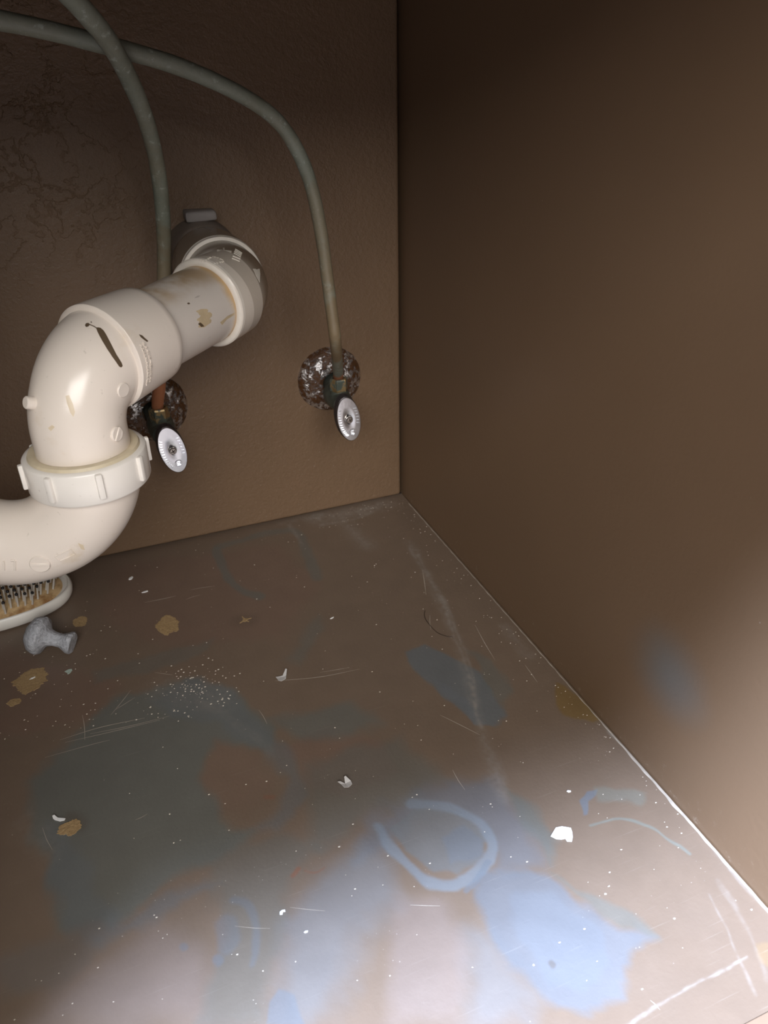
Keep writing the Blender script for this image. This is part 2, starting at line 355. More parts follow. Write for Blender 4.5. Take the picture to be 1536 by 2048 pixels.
FLOOR_STROKES=[
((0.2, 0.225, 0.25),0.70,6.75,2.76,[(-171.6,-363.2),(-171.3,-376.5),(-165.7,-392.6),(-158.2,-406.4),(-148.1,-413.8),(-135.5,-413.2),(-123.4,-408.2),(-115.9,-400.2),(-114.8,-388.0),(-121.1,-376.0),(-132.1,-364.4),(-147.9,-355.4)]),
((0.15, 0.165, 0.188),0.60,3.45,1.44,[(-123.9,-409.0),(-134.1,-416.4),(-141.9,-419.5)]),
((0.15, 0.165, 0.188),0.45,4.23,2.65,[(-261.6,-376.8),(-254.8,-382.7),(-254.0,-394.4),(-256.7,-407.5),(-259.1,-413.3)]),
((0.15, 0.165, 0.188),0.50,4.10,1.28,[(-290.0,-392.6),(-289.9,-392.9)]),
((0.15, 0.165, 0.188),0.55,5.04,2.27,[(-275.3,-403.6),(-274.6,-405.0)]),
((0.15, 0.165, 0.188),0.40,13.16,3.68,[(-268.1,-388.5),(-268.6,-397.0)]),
((0.135, 0.15, 0.14),0.60,7.55,3.48,[(-200.7,-25.3),(-200.9,-62.5),(-194.9,-96.2),(-181.2,-115.3)]),
((0.135, 0.15, 0.14),0.50,9.40,5.01,[(-196.2,-21.6),(-137.3,-18.0),(-122.1,-34.5),(-124.6,-77.9),(-128.8,-106.0)]),
((0.31, 0.28, 0.25),0.30,3.94,3.28,[(-126.2,-10.7),(-125.6,-32.9),(-123.6,-49.2)]),
((0.31, 0.28, 0.25),0.50,11.30,24.01,[(-98.8,-8.0),(-63.6,-12.6),(-24.7,-9.8)]),
((0.31, 0.28, 0.25),0.30,4.14,3.45,[(-98.3,-22.8),(-68.2,-25.5),(-42.2,-19.8)]),
((0.31, 0.28, 0.25),0.35,9.16,22.25,[(-74.4,-28.0),(-70.4,-59.7),(-68.6,-74.8)]),
((0.31, 0.28, 0.25),0.18,8.28,6.21,[(-133.8,-5.3),(-92.5,-4.4)]),
((0.31, 0.28, 0.25),0.24,6.26,8.94,[(-32.6,-85.6),(-37.5,-141.0),(-46.0,-191.7),(-55.7,-241.6),(-68.7,-283.2),(-78.1,-315.7),(-87.6,-349.0),(-93.7,-375.7)]),
((0.31, 0.28, 0.25),0.30,1.91,2.39,[(-36.0,-93.5),(-39.4,-160.5),(-51.0,-217.5),(-60.6,-257.9),(-71.4,-292.9),(-78.2,-318.1)]),
((0.31, 0.28, 0.25),0.25,2.42,1.94,[(-32.6,-108.7),(-39.7,-175.8),(-52.0,-236.8),(-63.0,-274.4),(-75.9,-306.6)]),
((0.31, 0.28, 0.25),0.10,5.46,3.90,[(-250.3,-217.4),(-220.0,-270.6),(-217.1,-285.8)]),
((0.31, 0.28, 0.25),0.14,25.54,21.29,[(-271.8,-197.4),(-240.4,-221.6)]),
((0.31, 0.28, 0.25),0.12,15.84,12.67,[(-363.0,-278.9),(-352.3,-305.4)]),
((0.23, 0.1, 0.06),0.70,2.92,1.46,[(-227.5,-375.0),(-225.2,-373.6),(-223.0,-372.2)]),
((0.23, 0.1, 0.06),0.60,1.17,0.88,[(-220.2,-374.7),(-215.4,-377.7),(-209.9,-377.0)]),
((0.23, 0.1, 0.06),0.50,3.06,2.04,[(-228.0,-315.6),(-223.9,-318.1)]),
((0.31, 0.28, 0.25),0.50,1.18,0.94,[(-111.5,-508.7),(-90.7,-507.4),(-65.8,-505.8),(-40.0,-504.6),(-30.2,-504.4)]),
((0.31, 0.28, 0.25),0.25,1.26,1.26,[(-23.1,-472.0),(-27.8,-488.0),(-33.0,-499.9),(-37.1,-511.5),(-39.7,-520.6)]),
((0.31, 0.28, 0.25),0.18,2.59,2.33,[(-11.9,-467.1),(-16.6,-486.8),(-23.3,-503.9),(-29.9,-517.1)]),
((0.31, 0.28, 0.25),0.20,6.67,9.53,[(-9.8,-228.3),(-12.6,-259.9),(-10.3,-267.1)]),
((0.31, 0.28, 0.25),0.35,1.63,1.30,[(-2.8,-353.3),(-1.1,-367.2),(-1.0,-394.7),(-0.4,-430.1),(-1.4,-463.3),(-1.5,-490.7)]),
((0.19, 0.24, 0.22),0.45,1.55,1.24,[(-57.0,-411.0),(-38.3,-414.3),(-25.4,-425.3),(-18.7,-438.9),(-15.8,-447.1)]),
((0.1, 0.075, 0.055),0.30,15.41,10.27,[(-203.7,-138.7),(-196.2,-141.9)]),
((0.1, 0.075, 0.055),0.40,8.43,5.19,[(-340.7,-288.2),(-335.3,-294.2)]),
((0.1, 0.075, 0.055),0.50,2.23,1.49,[(-121.1,-469.7),(-120.9,-470.4)])]
SCRATCHES=[
(0.59,[(-344.1,-218.5),(-318.3,-217.2),(-288.7,-220.1)]),
(0.51,[(-341.0,-222.2),(-309.1,-224.5),(-279.3,-226.1)]),
(0.48,[(-325.0,-220.7),(-299.1,-223.7),(-272.3,-224.9)]),
(0.46,[(-353.7,-230.8),(-325.6,-231.0),(-312.9,-231.6)]),
(0.82,[(-272.2,-84.0),(-255.9,-84.9),(-246.7,-85.0)]),
(0.66,[(-239.6,-93.4),(-233.9,-92.0),(-227.5,-91.6)]),
(0.43,[(-304.5,-303.3),(-297.1,-301.8)]),
(0.58,[(-196.0,-219.3),(-164.3,-228.1),(-134.3,-231.5)]),
(0.27,[(-263.4,-391.1),(-246.7,-399.4)]),
(0.33,[(-233.9,-392.2),(-217.2,-401.3)]),
(0.45,[(-162.9,-223.5),(-140.6,-227.0)]),
(0.51,[(-59.3,-193.2),(-66.6,-210.9)]),
(0.57,[(-31.7,-218.9),(-37.4,-261.7)]),
(0.55,[(-99.7,-296.6),(-83.0,-323.4)]),
(0.45,[(-112.9,-342.7),(-112.7,-359.7)]),
(0.32,[(-86.0,-508.8),(-87.5,-503.4)]),
(0.36,[(-174.2,-415.5),(-159.6,-422.1)]),
(0.48,[(-328.5,-225.0),(-328.7,-200.2)]),
(0.44,[(-213.9,-243.3),(-212.0,-258.4)]),
(0.35,[(-356.1,-287.4),(-351.0,-305.9)]),
(0.68,[(-234.2,-81.0),(-213.2,-83.6)]),
(0.68,[(10.7,-161.7),(7.4,-176.6)]),
(0.62,[(-38.4,-132.3),(-50.9,-167.2)]),
(0.53,[(-19.6,-275.3),(-21.0,-295.0)]),
(0.46,[(-307.2,-204.0),(-292.8,-196.8)]),
(0.46,[(-310.3,-207.9),(-294.6,-187.8)]),
(0.54,[(-276.0,-175.6),(-264.4,-183.4)])]
BARE=[
('tan patch of bare wood nearest the middle of the dark floor',(-258.4, -122.4),9.3,11.4),
('small flake of bare wood beside the grey knob',(-324.5, -89.4),5.8,6.3),
('large faint bare patch below the knob',(-361.9, -148.0),12.3,11.7),
('small bare fleck at the left edge below the large patch',(-373.3, -168.2),4.3,3.8),
('tan bare spot with a ragged edge in the grey stain',(-340.7, -294.3),6.3,5.6),
('tiny starburst chip in the paint',(-199.9, -140.3),3.7,4.0)]

rnd = random.Random(7)
# ------------------------------------------------------------------ setting
XL = -0.86
def lin(a, b, n): return np.linspace(a, b, n, endpoint=False)
def build_floor():
    xs = np.concatenate([lin(XL, -.43, 24), lin(-.43, -.0006, 600), [-.0006]])
    ys = np.concatenate([lin(-.5285, -.30, 340), lin(-.30, .004, 330), [.004]])
    nx, ny = len(xs), len(ys)
    X, Y = np.meshgrid(xs, ys); Pm = np.stack([X, Y], -1) * 1000.0
    col = np.tile(np.array([.186, .134, .098]), (ny, nx, 1))
    def dist_poly(p, pts, closed):
        pts = np.array(pts); n = len(pts); d = np.full(p.shape[:-1], 1e9); ins = np.zeros(p.shape[:-1], bool)
        for i in range(n if closed else n - 1):
            a, b = pts[i], pts[(i + 1) % n]; ab = b - a; L = max(ab @ ab, 1e-9)
            t = np.clip(((p - a) @ ab) / L, 0, 1); q = p - a - t[..., None] * ab
            d = np.minimum(d, np.sqrt((q ** 2).sum(-1)))
            if closed:
                cond = (a[1] > p[..., 1]) != (b[1] > p[..., 1])
                with np.errstate(divide='ignore', invalid='ignore'):
                    xx = (b[0] - a[0]) * (p[..., 1] - a[1]) / (b[1] - a[1]) + a[0]
                ins ^= cond & (p[..., 0] < xx)
        return np.where(ins, -d, d) if closed else d
    # gentle wobble so that the outlines are organic
    wob = np.zeros((ny, nx))
    r = np.random.RandomState(3)
    for k in range(10):
        f = .02 * 1.5 ** k; th = r.rand() * 6.28; ph = r.rand() * 6.28
        wob += np.sin((Pm[..., 0] * np.cos(th) + Pm[..., 1] * np.sin(th)) * f * 6.28 + ph) / 1.35 ** k
    wob *= .28
    wx, wy = np.zeros((ny, nx)), np.zeros((ny, nx))
    for k in range(7):
        f = .012 * 1.45 ** k
        for w_ in (wx, wy):
            th = r.rand() * 6.28; ph = r.rand() * 6.28
            w_ += np.sin((Pm[..., 0] * np.cos(th) + Pm[..., 1] * np.sin(th)) * f * 6.28 + ph) / 1.3 ** k
    hf = r.rand(ny, nx)
    for _ in range(4): hf = (hf + np.roll(hf, 1, 0) + np.roll(hf, -1, 0) + np.roll(hf, 1, 1) + np.roll(hf, -1, 1)) / 5
    hf = np.clip(1 + (hf - .5) * 5, .1, 1.9)
    Pw = Pm + np.stack([wx, wy], -1) * 1.1
    def apply(c, op, d, soft, pts, m):
        k = np.clip(.5 - (d + wob[m] * min(soft, 6) * .5) / max(soft, .3), 0, 1); k = k * k * (3 - 2 * k) * op
        col[m] = col[m] * (1 - k[..., None]) + np.array(c) * k[..., None]
    def window(pts, pad):
        pts = np.array(pts); lo = pts.min(0) - pad; hi = pts.max(0) + pad
        i0, i1 = np.searchsorted(ys * 1000, [lo[1], hi[1]]); j0, j1 = np.searchsorted(xs * 1000, [lo[0], hi[0]])
        return np.s_[max(i0, 0):i1, max(j0, 0):j1]
    for c, op, soft, pts in FLOOR_PATCHES:
        m = window(pts, soft + 4)
        if Pm[m].size: apply(c, op, dist_poly(Pm[m] + (Pw[m] - Pm[m]) * min(1.6, .4 + soft * .12), pts, True), soft, pts, m)
    for c, op, wd, soft, pts in FLOOR_STROKES:
        pp = [tuple(v)[:2] for v in catmull([(*p, 0) for p in pts], 6)] if len(pts) > 2 else pts
        m = window(pp, wd + soft + 3)
        if Pm[m].size: apply(c, op * hf[m] if abs(c[0] - .31) < .01 else op, dist_poly(Pm[m] + (Pw[m] - Pm[m]) * .5, pp, False) - wd / 2, soft, pp, m)
    col *= .85
    Z = np.zeros_like(X)
    co = np.stack([X, Y, Z], -1).reshape(-1, 3).astype(np.float32)
    ii = (np.arange(ny - 1)[:, None] * nx + np.arange(nx - 1)[None]).reshape(-1)
    q = np.stack([ii, ii + 1, ii + 1 + nx, ii + nx], -1).astype(np.int32)
    me = bpy.data.meshes.new('floor'); me.vertices.add(len(co)); me.vertices.foreach_set('co', co.ravel())
    me.loops.add(q.size); me.loops.foreach_set('vertex_index', q.ravel()); me.polygons.add(len(q))
    me.polygons.foreach_set('loop_start', np.arange(0, q.size, 4, dtype=np.int32))
    me.update(calc_edges=True)
    at = me.attributes.new('paint', 'FLOAT_COLOR', 'POINT')
    at.data.foreach_set('color', np.concatenate([col.reshape(-1, 3), np.ones((nx * ny, 1))], 1).astype(np.float32).ravel())
    me.materials.append(M['floor'])
    o = bpy.data.objects.new('floor', me); C.objects.link(o); return tag(o, kind='structure')
floor = build_floor()
def slab(name, lo, hi, m, bev=0, seg=2):
    bm = bmesh.new(); box(bm, lo, hi, bev, seg); return tag(obj(name, bm, m), kind='structure')
slab('wall_back', (XL, 0, .0012), (-.0028, .014, .56), 'wall', .0032, 4)
slab('floor_kitchen', (-3.0, -3.6, -.14), (1.6, -.5565, -.11), 'tile')
slab('wall_backing', (XL - .016, .0145, -.02), (.016, .03, .56), 'gap')
wall_right = slab('wall_right', (0, -.545, -.02), (.016, .03, .56), 'side')
slab('wall_left', (XL - .016, -.545, -.02), (XL, .03, .56), 'side')
slab('ceiling', (XL - .016, -.575, .56), (.016, .03, .60), 'counter')
tag(obj('trim_1', (lambda bm: (box(bm, (XL, -.556, -.10), (.016, -.5283, -.0006), .0006), bm)[1])(bmesh.new()), 'frame'), kind='structure')
slab('added_shade_door', (XL, -.557, -.002), (-.462, -.540, .505), 'frame', .001)  # unseen closed door panel, added to shade the left side of the cabinet
slab('trim_2', (XL, -.560, .490), (.016, -.540, .56), 'frame', .001)
slab('floor_underlay', (XL - .016, -.5270, -.020), (0, .03, -.0008), 'gap')
# worn pale edge along the right wall: an irregular bead, hair thin at the back, wide and crumbling at the front
def edge_bead():
    bm = bmesh.new(); N = 260; rows = []
    r = random.Random(5)
    for i in range(N):
        y = -.018 - (.508) * i / (N - 1); t = (y + .018) / -.508
        w = .0006 + .0002 * math.sin(i * .9) + .0003 * max(0, noise.noise(Vector((i * .17, 0, 0))))
        if t > .62: w += .0022 * min(1, (t - .62) / .12) * (.55 + .6 * noise.noise(Vector((i * .11, 3, 0)))) 
        w = max(w, .0003); h = .0004 + .0006 * min(1, max(0, (t - .6) * 4)) * (.6 + .8 * abs(noise.noise(Vector((i * .3, 9, 0)))))
        x1 = -.0016 + .0010 * min(1, max(0, (t - .6) * 5))
        rows.append([bm.verts.new((x1 - w, y, .00005)), bm.verts.new((x1 - w * .7, y, h)), bm.verts.new((x1 - w * .2, y, h * .9)), bm.verts.new((x1, y, .00005))])
    for a, b in zip(rows, rows[1:]):
        for k in range(3): bm.faces.new((a[k], a[k + 1], b[k + 1], b[k]))
    return obj('caulk_line', bm, 'caulk', floor)
edge_bead()['label'] = 'pale worn edge line along the right wall'
# hairline scratches, bare wood
def ribbon(bm, pts, w, z=.00012):
    pts = [Vector((x / 1000, y / 1000, z)) for x, y in pts]
    if len(pts) > 2: pts = catmull(pts, 6)
    rows = []
    for i, p in enumerate(pts):
        t = (pts[min(i + 1, len(pts) - 1)] - pts[max(i - 1, 0)]).normalized(); nrm = Vector((-t.y, t.x, 0))
        k = w / 2000 * (.35 + .65 * math.sin(math.pi * (i + .3) / (len(pts) - .4)))
        rows.append((bm.verts.new(p + nrm * k), bm.verts.new(p - nrm * k)))
    for a, b in zip(rows, rows[1:]): bm.faces.new((a[0], a[1], b[1], b[0]))
bm = bmesh.new()
for w, pts in SCRATCHES:
    if len(pts) == 2:
        (x0, y0), (x1, y1) = pts; pts = [(x0, y0), ((x0 + x1) / 2 + rnd.uniform(-.6, .6), (y0 + y1) / 2 + rnd.uniform(-.6, .6)), (x1, y1)]
    ribbon(bm, pts, w * .8)
tag(obj('scratches', bm, 'scr', floor), kind='stuff')
for n_, (lab, c, w, h) in enumerate(BARE):
    bm = bmesh.new(); N = 84; star = 'starburst' in lab
    pts = []
    for i in range(N):
        a = 2 * math.pi * i / N; k = 1 + .30 * noise.noise(Vector((math.cos(a) * 1.6, math.sin(a) * 1.6, n_ * 3.1))) + .16 * noise.noise(Vector((math.cos(a) * 7, math.sin(a) * 7, n_ * 5.1))) + .10 * noise.noise(Vector((math.cos(a) * 19, math.sin(a) * 19, n_ * 2.3)))
        if star: k *= .55 + .9 * max(0, math.cos(a * 3.5)) ** 6
        pts.append(Vector((c[0] / 1000 + math.cos(a) * w / 1000 * k, c[1] / 1000 + math.sin(a) * h / 1000 * k, .00002)))
    prism(bm, pts, (0, 0, .00035))
    tag(obj('bare_wood_patch', bm, 'wood', floor), lab)

# ------------------------------------------------------------------ drain pipe
drain = empty('drain_pipe', (-.1747, 0, .2565), 'white plastic sink drain running from the back wall to a trap at the left', 'pipe')
AX, AZ = -.1747, .2565
P1 = Vector((-.197, -.134, .2545)); d = (Vector((-.2582, -.189, .2495)) - P1).normalized()
K1 = P1 - d * .030; K2 = P1 + d * .1215; A0 = Vector((AX, -.083, AZ))
Rp, Rh = .0248, .0287
# wall stub in putty
bm = bmesh.new()
lathe(bm, [(-.004, .0302), (.010, .0296), (.024, .0288), (.030, .0278), (.034, .026)], (AX, 0, AZ), (0, -1, 0), 72)
stub = obj('wall_stub', bm, 'putty', drain); stub['label'] = 'grey puttied pipe end coming out of the wall'
bm = bmesh.new()
vs = box(bm, (-.012, -.014, 0), (.012, .001, .0075), .0018, 2, Matrix.Translation((AX + .0015, -.0005, AZ + .0288)))
for v in vs: v.co += noise.noise_vector(v.co * 160) * .0012
tab = obj('putty_tab', bm, 'tape', drain); tab['label'] = 'loose grey putty tab above the pipe end'
# rear elbow
bm = bmesh.new()
sweep(bm, fillet(A0 + Vector((0, .004, 0)), K1, P1 - d * .006, .040, 26), .0272, 64, True)
lathe(bm, [(-.0245, .0268), (-.0245, Rh - .001), (-.0238, Rh), (-.0005, Rh + .0003), (0, Rh - .0004)], P1, d, 80)
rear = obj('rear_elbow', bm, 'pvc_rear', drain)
bm = bmesh.new()
lathe(bm, [(-.0005, Rp - .0003), (.0006, Rp), (.0010, Rp + .0008), (.0006, Rh - .0010), (-.0008, Rh + .0004), (-.003, Rh + .0004)], P1, d, 80)
e = obj('elbow_rim', bm, 'white', rear); e['label'] = 'clean white socket rim'
bm = bmesh.new()
lathe(bm, [(.0005, .026), (0, Rh + .0006), (-.0012, Rh + .0013), (-.004, Rh + .0014)], A0, (0, -1, 0), 80)
e = obj('hub_shoulder', bm, 'white', rear); e['label'] = 'pale bare shoulder ring'
bm = bmesh.new()
lathe(bm, [(0, Rh + .0012), (-.004, Rh + .0012), (-.038, Rh + .0006), (-.050, Rh - .0005), (-.052, .026)], A0, (0, -1, 0), 80)
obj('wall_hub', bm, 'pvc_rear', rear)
# straight pipe: built along local z so that the stain follows its axis
u, v_, w_ = frame(d); MP = Matrix(((u.x, v_.x, w_.x, P1.x), (u.y, v_.y, w_.y, P1.y), (u.z, v_.z, w_.z, P1.z), (0, 0, 0, 1)))
bm = bmesh.new(); lathe(bm, [(-.020, Rp), (.0, Rp), (.03, Rp), (.06, Rp), (.085, Rp)], (0, 0, 0), (0, 0, 1), 72)
pipe = obj('straight_pipe', bm, 'pvc_pipe'); pipe.matrix_world = MP
bpy.context.view_layer.update(); pipe.parent = drain; pipe.matrix_parent_inverse = drain.matrix_world.inverted()
# front elbow
NT_ = .2035                                   # top of the union nut
V2 = Vector((K2.x, K2.y, NT_ - .006))
bm = bmesh.new()
pth = fillet(P1 + d * .093, K2, V2, .0345, 34)
rr = [.0255 + .0032 * max(0, 1 - i / (len(pth) * .62)) for i in range(len(pth))]
sweep(bm, pth, rr, 80, True)
front = obj('front_elbow', bm, 'pvc_elbow', drain)
bm = bmesh.new(); Rs = .0308
lathe(bm, [(.0585, .0245), (.0588, .0276), (.0600, .0286), (.064, .0290), (.085, .0301), (.0945, Rs - .0003), (.0968, Rs - .0003), (.0976, Rs - .0012), (.0980, Rs - .0036), (.0976, .0258), (.0965, .0245)], P1, d, 96)
hub = obj('elbow_hub', bm, 'pvc_elbow', front)
# union nut
bm = bmesh.new(); Rn = .0336
lathe(bm, [(0, .0292), (0, .0310), (.0006, Rn - .0006), (.0014, Rn), (.0185, Rn), (.0195, Rn - .0006), (.0200, .0305), (.0200, .024)], (K2.x, K2.y, NT_), (0, 0, -1), 96)
nut = obj('union_nut', bm, 'pvc_nut', drain)
bm = bmesh.new()
lathe(bm, [(-.0002, .0245), (-.0018, .0262), (-.0022, .0278), (-.0016, .0297), (.0004, .0306)], (K2.x, K2.y, NT_), (0, 0, -1), 96)
e = obj('sealing_ring', bm, 'seal', nut); e['label'] = 'beige stained ring inside the nut'
for k in range(8):
    a = math.radians(-82 + 45 * k); bm = bmesh.new()
    mt = Matrix.Translation((K2.x, K2.y, NT_)) @ Matrix.Rotation(a, 4, 'Z')
    box(bm, (Rn - .001, -.0018, -.0160), (Rn + .0022, .0018, -.0012), .0008, 2, mt); obj('rib', bm, 'pvc_nut', nut)
# trap bend
Rt, Rb = .0262, .047
tdir = Vector((-.978, .207, 0)); ctr = Vector((K2.x, K2.y, .194)) + tdir * Rb
pth = [Vector((K2.x, K2.y, .1995))] + [ctr + (-tdir * math.cos(q) - Vector((0, 0, 1)) * math.sin(q)) * Rb for q in np.linspace(0, math.pi, 48)]
pth.append(ctr + tdir * Rb + Vector((0, 0, .05)))
bm = bmesh.new(); sweep(bm, pth, [Rt - .0010 + .0040 * max(0, 1 - i / 20) ** 1.2 for i in range(len(pth))], 80, True); trap = obj('trap_bend', bm, 'pvc', drain)
tp = ctr + tdir * Rb
bm = bmesh.new(); lathe(bm, [(0, .0265), (0, .033), (.001, Rn), (.019, Rn), (.020, .032), (.020, .0265)], (tp.x, tp.y, .225), (0, 0, 1), 64); obj('upper_nut', bm, 'pvc_nut', drain)
bm = bmesh.new(); sweep(bm, [(tp.x, tp.y, .235), (tp.x, tp.y, .40), (tp.x, tp.y, .555)], .0215, 48); obj('tailpiece', bm, 'pvc', drain)

# marks on the fittings: thin paint spots, bare letters and moulded lugs, snapped onto the surface they sit on
BV = {o.name: bvh_of(o) for o in (rear, front, hub, trap, pipe)}
def snap(on, p, off=0.):
    loc, n, i, dd = BV[on.name].find_nearest(Vector(p)); return loc + n * off, n
def spot(name, on, pts, m, parent, th=.00022, rings=5, label=None):
    pts = [Vector(p) / 1000 for p in pts]; c = sum(pts, Vector()) / len(pts); bm = bmesh.new(); n = len(pts); rows = []
    cv = bm.verts.new(snap(on, c, th)[0])
    for k in range(1, rings + 1): rows.append([bm.verts.new(snap(on, c.lerp(p, k / rings), th)[0]) for p in pts])
    rows.append([bm.verts.new(snap(on, p, -.0002)[0]) for p in pts])
    for i in range(n): bm.faces.new((rows[0][i], rows[0][(i + 1) % n], cv))
    for a, b in zip(rows, rows[1:]):
        for i in range(n): bm.faces.new((a[i], b[i], b[(i + 1) % n], a[(i + 1) % n]))
    bmesh.ops.recalc_face_normals(bm, faces=bm.faces)
    o = obj(name, bm, m, parent); 
    if label: o['label'] = label
    return o
def lug(name, on, p, r, hgt, m, parent, slot=None):
    q, n = snap(on, Vector(p) / 1000); bm = bmesh.new(); k = min(.0006, hgt * .4)
    lathe(bm, [(-.002, r + .0003), (hgt - k, r), (hgt, r - k), (hgt, 0)], q, n, 28)
    if slot is not None:
        u, v, w = frame(n); mt = Matrix.Translation(q + n * hgt) @ Matrix(((*u, 0), (*v, 0), (*w, 0), (0, 0, 0, 1))).transposed() @ Matrix.Rotation(slot, 4, 'Z')
        box(bm, (-r * .95, -r * .20, -.001), (r * .95, r * .20, .0005), .0003, 1, mt)
    return obj(name, bm, m, parent)
def row(name, on, pts, m, parent, size, seed=1, skip=.15):
    """worn moulded lettering, too small to read: short raised strokes along a curve"""
    bm = bmesh.new(); r = random.Random(seed); pts = catmull([Vector(p) / 1000 for p in pts], 4)
    for i, p in enumerate(pts):
        if r.random() < skip: continue
        q, n = snap(on, p); t = (pts[min(i + 1, len(pts) - 1)] - pts[max(i - 1, 0)]).normalized(); t = (t - n * t.dot(n)).normalized(); b = n.cross(t)
        mt = Matrix.Translation(q) @ Matrix(((*t, 0), (*b, 0), (*n, 0), (0, 0, 0, 1))).transposed()
        for s in r.sample((-1, 0, 1, 2), 2):
            if s == 2: box(bm, (-size * .38, -size * .1, -.0004), (size * .38, size * .1, .0004), 0, 1, mt)
            else: box(bm, (s * size * .33 - size * .1, -size * .55, -.0004), (s * size * .33 + size * .1, size * .55, .0004), 0, 1, mt)
    return tag(obj(name, bm, m, parent, False), kind='stuff')
spot('paint_drip', front, [(-267.72,-215.00,270.08),(-266.68,-214.78,270.16),(-265.50,-215.08,269.82),(-264.30,-216.27,268.65),(-263.50,-217.97,266.87),(-262.34,-220.62,263.42),(-261.21,-222.74,259.54),(-260.05,-224.17,255.43),(-258.80,-224.46,252.58),(-258.61,-224.74,250.97),(-259.53,-225.39,250.48),(-260.45,-225.74,251.28),(-261.49,-225.50,253.85),(-262.91,-224.87,256.88),(-264.59,-223.32,260.73),(-266.00,-221.02,264.30),(-266.88,-218.88,266.76),(-267.42,-217.07,268.47)], 'drip', front, rings=6, label='elongated dark brown paint drip')
spot('paint_drip', front, [(-272.84,-212.62,271.42),(-272.14,-211.47,272.09),(-270.86,-211.52,272.21),(-270.28,-212.61,271.63),(-271.24,-213.66,270.97),(-272.52,-213.67,270.86)], 'drip', front)
spot('paint_drip', front, [(-269.76,-211.10,272.50),(-269.22,-210.87,272.64),(-269.08,-211.55,272.27),(-269.63,-211.79,272.13)], 'drip', front)
spot('paint_scrape', hub, [(-246.67,-214.32,263.62),(-245.16,-213.62,262.67),(-244.10,-213.60,261.13),(-242.52,-213.21,259.13),(-243.19,-213.96,258.88),(-244.82,-214.57,260.67),(-246.16,-214.80,262.30)], 'drip', front)
spot('bare_letter', rear, [(-182.51,-118.68,284.48),(-172.57,-115.88,282.42),(-173.29,-119.03,282.11),(-183.34,-122.74,284.35)], 'white', rear)
spot('bare_letter', rear, [(-176.63,-108.69,283.40),(-175.67,-108.91,283.35),(-177.08,-115.47,283.07),(-179.20,-121.71,284.42)], 'white', rear)
spot('bare_patch', rear, [(-162.10,-128.30,272.26),(-155.80,-119.64,269.86),(-156.96,-124.83,267.77),(-159.48,-132.07,264.02),(-161.29,-131.60,268.34)], 'white', rear, label='bright bare triangle at the elbow edge')
spot('glue_stain', pipe, [(-209.33,-175.67,262.10),(-205.80,-172.64,262.11),(-201.81,-169.82,260.93),(-199.01,-168.66,257.23),(-200.58,-170.55,252.66),(-205.90,-175.29,251.52),(-209.64,-178.65,252.93),(-209.82,-178.09,257.36)], 'stainlite', pipe, th=.00012, label='yellow-brown glue stain')
spot('glue_stain', pipe, [(-194.09,-164.42,250.20),(-188.03,-159.18,252.18),(-182.04,-153.78,252.29),(-182.98,-154.41,250.96),(-189.44,-160.15,250.06),(-192.75,-162.64,247.96)], 'stainlite', pipe, th=.00012)
spot('paint_spot', pipe, [(-209.61,-178.43,255.00),(-208.12,-177.04,255.35),(-206.64,-175.93,253.64),(-205.81,-175.25,252.12),(-207.91,-177.13,252.59)], 'drip', pipe)
spot('paint_spot', pipe, [(-213.88,-175.41,267.35),(-212.55,-174.42,267.25),(-212.15,-174.91,266.43),(-213.49,-175.90,266.53)], 'drip', pipe)
spot('rust_smear', front, [(-289.56,-234.41,242.50),(-287.78,-234.64,242.84),(-286.83,-236.60,238.44),(-286.74,-237.88,234.45),(-288.00,-238.43,232.08),(-288.99,-237.72,234.22),(-289.59,-235.88,239.18)], 'stainlite2', front, th=.00012)
spot('rust_smear', front, [(-301.55,-234.61,226.75),(-299.23,-235.72,228.48),(-298.00,-236.66,227.51),(-300.43,-235.75,225.30)], 'stainlite2', front, th=.00012)
spot('rust_smear', trap, [(-301.10,-238.51,157.67),(-298.84,-238.07,155.49),(-298.55,-236.63,151.17),(-300.44,-237.29,152.74)], 'stainlite2', trap, th=.00012)
lug('moulded_nub', front, (-306.32,-223.92,237.52), .0034, .0042, 'pvc_elbow', front)
lug('moulded_disc', front, (-260.81,-226.70,238.43), .0040, .0007, 'pvc_elbow', front)
lug('moulded_disc', front, (-268.79,-232.71,216.46), .0042, .0010, 'pvc_elbow', front, .9)
lug('moulded_disc', trap, (-323.73,-232.86,145.94), .0056, .0008, 'pvc', trap, -.15)
row('raised_lettering', hub, [(-247.08,-217.65,258.82),(-246.17,-217.76,256.49),(-245.84,-218.17,254.05),(-245.49,-218.30,251.50),(-245.39,-218.38,248.95),(-245.55,-218.40,246.41),(-245.69,-218.06,243.73),(-246.09,-217.67,241.06),(-246.74,-217.10,238.34),(-247.62,-216.60,235.96)], 'pvc_elbow', front, .0016, 2)
row('raised_lettering', hub, [(-245.22,-215.75,259.12),(-244.30,-215.89,256.79),(-243.69,-216.06,254.23),(-243.38,-216.27,251.41),(-243.27,-216.31,248.84),(-243.47,-216.28,245.99),(-243.93,-216.17,243.13),(-244.64,-215.85,240.22),(-245.28,-215.12,237.44)], 'pvc_elbow', front, .0017, 3)
